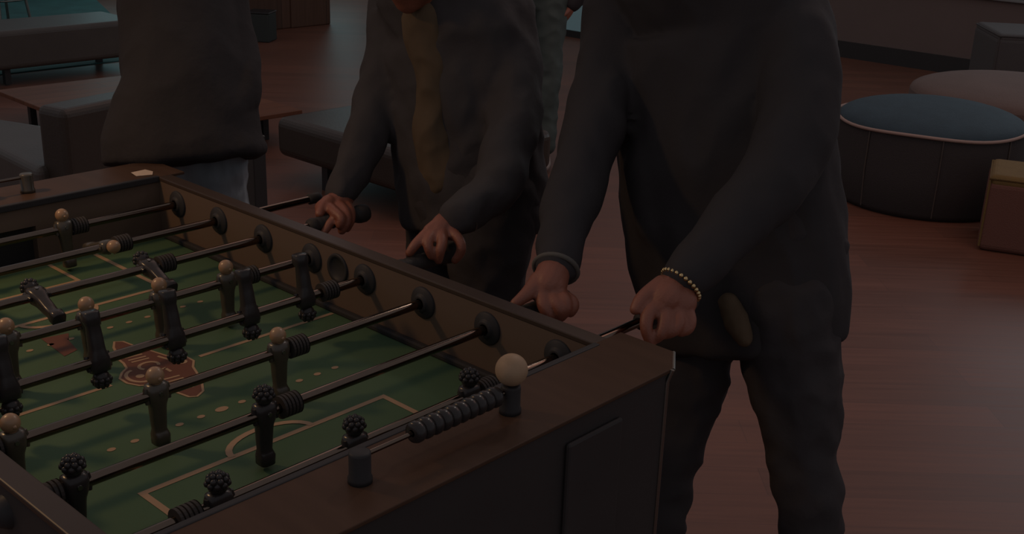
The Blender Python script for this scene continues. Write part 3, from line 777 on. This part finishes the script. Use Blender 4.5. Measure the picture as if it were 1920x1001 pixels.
# --- right player, both hands on the two nearest rods
WR = (0.010, 9.0, 0.55)
R = dict(side=(1,0.10,0),
  torso=[(0.300,0.985,1.40,0.185,0.11),(0.322,1.030,1.34,0.225,0.135),(0.345,1.040,1.22,0.232,0.150),(0.380,1.035,1.08,0.225,0.150),(0.425,1.020,0.94,0.228,0.150),(0.460,1.008,0.86,0.224,0.150),(0.498,1.000,0.728,0.212,0.142)],
  arms=[[(0.156,1.000,1.375,0.075),(0.166,0.945,1.250,0.068),(0.226,0.822,1.115,0.059),(0.300,0.680,1.025,0.050),(0.372,0.560,0.950,0.040)],
        [(0.470,1.050,1.375,0.080),(0.560,0.990,1.240,0.075),(0.600,0.880,1.110,0.065),(0.580,0.760,1.015,0.054),(0.566,0.668,0.958,0.043)]],
  legs=[[(0.420,1.000,0.820,0.100),(0.404,0.975,0.72,0.089),(0.408,0.940,0.567,0.074),(0.408,0.905,0.454,0.061),(0.414,0.880,0.309,0.056),(0.440,0.86,0.06,0.050)],
        [(0.585,0.985,0.820,0.105),(0.614,0.980,0.73,0.095),(0.648,0.970,0.62,0.084),(0.675,0.955,0.53,0.068),(0.715,0.948,0.402,0.059),(0.770,0.93,0.06,0.054)]],
  seat=[(0.47,1.01,0.95,0.17,0.12),(0.50,1.0,0.89,0.185,0.10),(0.505,0.99,0.87,0.16,0.09)],
  neck=[(0.275,0.955,1.40,0.065),(0.262,0.905,1.47,0.056),(0.252,0.872,1.54,0.056)],
  head=(0.246,0.850,1.600), face=(-0.25,-0.85,-0.45),
  hands=[hand_mesh(HAND_RIGHT_RIGHT), hand_mesh(HAND_RIGHT_LEFT)],
  feet=[((0.435,0.80,0.004),(-0.1,-1)),((0.775,0.86,0.004),(0.2,-1))],
  jname='coat', jm=M['coat'], jwr=WR, tm=M['trous'], twr=(0.010,11,1.0), sm=M['shoe'],
  extra=[loft([(0.262,0.955,1.20,0.050,0.045),(0.285,0.925,1.05,0.052,0.045),(0.335,0.905,0.94,0.040,0.04),(0.365,0.895,0.885,0.015,0.03)], (1,0.1,0))])
t = person('person in a long black coat and bracelet, gripping the two nearest rods', (0.50, 0.90, 0), R)
def extra(name, shapes, m, wr=None, voxel=0.005, sm=2):
    o = mesh_obj(name, merge_shapes(shapes, voxel, sm, wr), m, t); o.location = -t.location; return o
# shirt tail and lining showing under the open coat
extra('shirt_hem', [loft([(0.535,0.862,0.845,0.020,0.030),(0.560,0.852,0.820,0.024,0.026),(0.580,0.850,0.795,0.018,0.02)], (0.9,0.2,-0.3))], M['shirt'], (0.002,30,1))
def band(rows, r, name, m, parent, bead=0):
    """a band of tube around a wrist: centre, axis, radius"""
    c, ax, rad = rows
    c = Vector(c); ax = Vector(ax).normalized(); u = ax.orthogonal().normalized(); w = ax.cross(u)
    b = MB()
    if bead:
        for k in range(bead):
            a = 2*PI*k/bead; b.ball(c+(u*math.cos(a)+w*math.sin(a))*rad, r, 8, 6)
    else:
        b.pipe([c+(u*math.cos(2*PI*k/28)+w*math.sin(2*PI*k/28))*rad for k in range(28)], r, closed=True)
    o = b.build(name, m, parent); o.location = -parent.location; return o
band(((0.374,0.556,0.943),(0.35,-0.62,-0.42),0.038), 0.0045, 'shirt_cuff', M['cuff'], t)
band(((0.566,0.652,0.944),(-0.1,-0.7,-0.55),0.037), 0.0042, 'bracelet', M['gold'], t, bead=26)

# --- middle player
Mp = dict(side=(1,0.12,0),
  torso=[(-0.200,0.800,1.33,0.150,0.095),(-0.180,0.835,1.27,0.185,0.115),(-0.165,0.850,1.17,0.190,0.125),(-0.150,0.855,1.03,0.185,0.125),(-0.125,0.850,0.93,0.185,0.125),(-0.112,0.845,0.845,0.18,0.120)],
  arms=[[(-0.335,0.830,1.30,0.062),(-0.315,0.785,1.18,0.058),(-0.303,0.745,1.09,0.052),(-0.285,0.670,0.990,0.045),(-0.266,0.612,0.928,0.036)],
        [(-0.062,0.875,1.31,0.062),(-0.020,0.858,1.200,0.060),(0.050,0.785,1.075,0.055),(0.090,0.690,0.995,0.048),(0.085,0.605,0.958,0.038)]],
  legs=[[(-0.190,0.845,0.93,0.095),(-0.199,0.835,0.729,0.078),(-0.203,0.830,0.461,0.060),(-0.205,0.835,0.08,0.050)],
        [(-0.030,0.830,0.93,0.095),(-0.030,0.815,0.784,0.085),(-0.050,0.805,0.658,0.072),(-0.075,0.80,0.40,0.060),(-0.08,0.81,0.08,0.050)]],
  seat=[(-0.12,0.845,1.0,0.15,0.11),(-0.11,0.84,0.90,0.165,0.115),(-0.11,0.83,0.85,0.14,0.10)],
  neck=[(-0.160,0.800,1.30,0.064),(-0.158,0.755,1.36,0.056),(-0.155,0.730,1.40,0.056)],
  head=(-0.150,0.690,1.425), face=(0.15,-0.80,-0.55),
  hands=[hand_mesh(HAND_MID_RIGHT), hand_mesh(HAND_MID_LEFT)],
  feet=[((-0.205,0.77,0.004),(0,-1)),((-0.08,0.74,0.004),(0.2,-1))],
  jname='jacket', jm=M['coat2'], jwr=(0.009,12.0,0.7), tm=M['trous'], twr=(0.008,12,1.0), sm=M['shoe'])
t = person('person in an open black jacket over an olive brown shirt, gripping middle rods', (-0.12, 0.82, 0), Mp)
extra('shirt', [loft(curve_rows([(-0.165,0.755,1.300,0.055,0.055),(-0.150,0.762,1.22,0.056,0.055),(-0.142,0.766,1.12,0.047,0.052),(-0.135,0.766,1.03,0.054,0.052),(-0.120,0.765,0.965,0.054,0.050)]), (0.9,0.35,0))], M['shirt'], (0.007,16,0.6))
band(((0.087,0.612,0.957),(0.0,-0.75,-0.45),0.034), 0.004, 'watch_strap', M['bmetal'], t)

# --- person in the dark coat behind the far end of the table
P3 = dict(side=(0.73,0.68,0),
  torso=[(-0.868,0.660,1.42,0.115,0.100),(-0.868,0.630,1.34,0.130,0.120),(-0.835,0.602,1.20,0.138,0.130),(-0.788,0.580,1.08,0.152,0.135),(-0.765,0.548,0.97,0.180,0.130),(-0.752,0.540,0.920,0.192,0.125)],
  arms=[[(-0.960,0.585,1.37,0.056),(-0.935,0.560,1.20,0.054),(-0.870,0.520,1.08,0.050),(-0.800,0.500,1.03,0.042)],
        [(-0.805,0.700,1.37,0.052),(-0.765,0.690,1.20,0.052),(-0.690,0.655,1.08,0.052),(-0.665,0.600,1.03,0.042)]],
  legs=[[(-0.86,0.56,0.98,0.090),(-0.845,0.55,0.80,0.078),(-0.83,0.57,0.47,0.058),(-0.82,0.64,0.08,0.048)],
        [(-0.742,0.604,1.00,0.086),(-0.730,0.606,0.80,0.076),(-0.70,0.66,0.47,0.058),(-0.71,0.73,0.08,0.048)]],
  seat=[(-0.82,0.60,1.08,0.11,0.10),(-0.79,0.59,1.00,0.125,0.10),(-0.78,0.585,0.94,0.115,0.09)],
  neck=[(-0.875,0.67,1.42,0.056),(-0.885,0.665,1.50,0.052),(-0.885,0.655,1.56,0.052)],
  head=(-0.885,0.640,1.610), face=(0.75,-0.6,-0.25),
  hands=[rest_hand((-0.84,0.53,1.03),(0.55,0.25,-0.8),(0.1,-0.8,0.2)), rest_hand((-0.735,0.63,1.03),(-0.2,-0.2,-0.9),(-0.8,0.3,0.3),-1)],
  feet=[((-0.79,0.60,0.004),(0.6,-0.6)),((-0.67,0.70,0.004),(0.6,-0.5))],
  jname='coat', jm=M['coat3'], jwr=(0.008,8.0,0.6), tm=M['jeans'], twr=(0.008,14,1.0), sm=M['shoe'])
t = person('person in a dark coat and grey-blue jeans behind the far table corner', (-0.77, 0.64, 0), P3)

# --- distant person between the two players
P4 = dict(side=(0.74,0.67,0),
  torso=[(-2.66,3.90,1.40,0.15,0.10),(-2.65,3.89,1.32,0.19,0.12),(-2.64,3.88,1.10,0.17,0.12),(-2.62,3.86,0.88,0.17,0.12)],
  arms=[[(-2.83,3.76,1.36,0.06),(-2.86,3.72,1.15,0.05),(-2.82,3.70,0.90,0.04)],
        [(-2.48,4.04,1.36,0.062),(-2.38,4.12,1.12,0.060),(-2.42,4.02,0.93,0.050),(-2.46,3.965,0.84,0.042)]],
  legs=[[(-2.70,3.83,0.88,0.09),(-2.66,3.78,0.5,0.07),(-2.60,3.72,0.08,0.055)],
        [(-2.55,3.90,0.88,0.09),(-2.50,3.84,0.5,0.072),(-2.44,3.77,0.10,0.058)]],
  seat=[(-2.63,3.87,0.95,0.14,0.1),(-2.62,3.86,0.85,0.15,0.1)],
  neck=[(-2.66,3.90,1.40,0.055),(-2.66,3.88,1.5,0.05)], head=(-2.66,3.87,1.58), face=(0.5,-0.8,-0.1),
  hands=[rest_hand((-2.82,3.70,0.88),(0,0,-1),(0.4,-0.6,0)), rest_hand((-2.468,3.955,0.82),(-0.35,-0.40,-0.75),(0.6,-0.5,0))],
  feet=[((-2.58,3.70,0.004),(0.5,-0.8)),((-2.43,3.74,0.004),(0.6,-0.7))],
  jname='jacket', jm=M['coat'], jwr=(0.008,8,0.6), tm=M['greencloth'], twr=(0.010,9,1.0), sm=M['paleshoe'], jv=0.012)
person('distant person in grey-green trousers seen between the two players', (-2.6, 3.83, 0), P4)
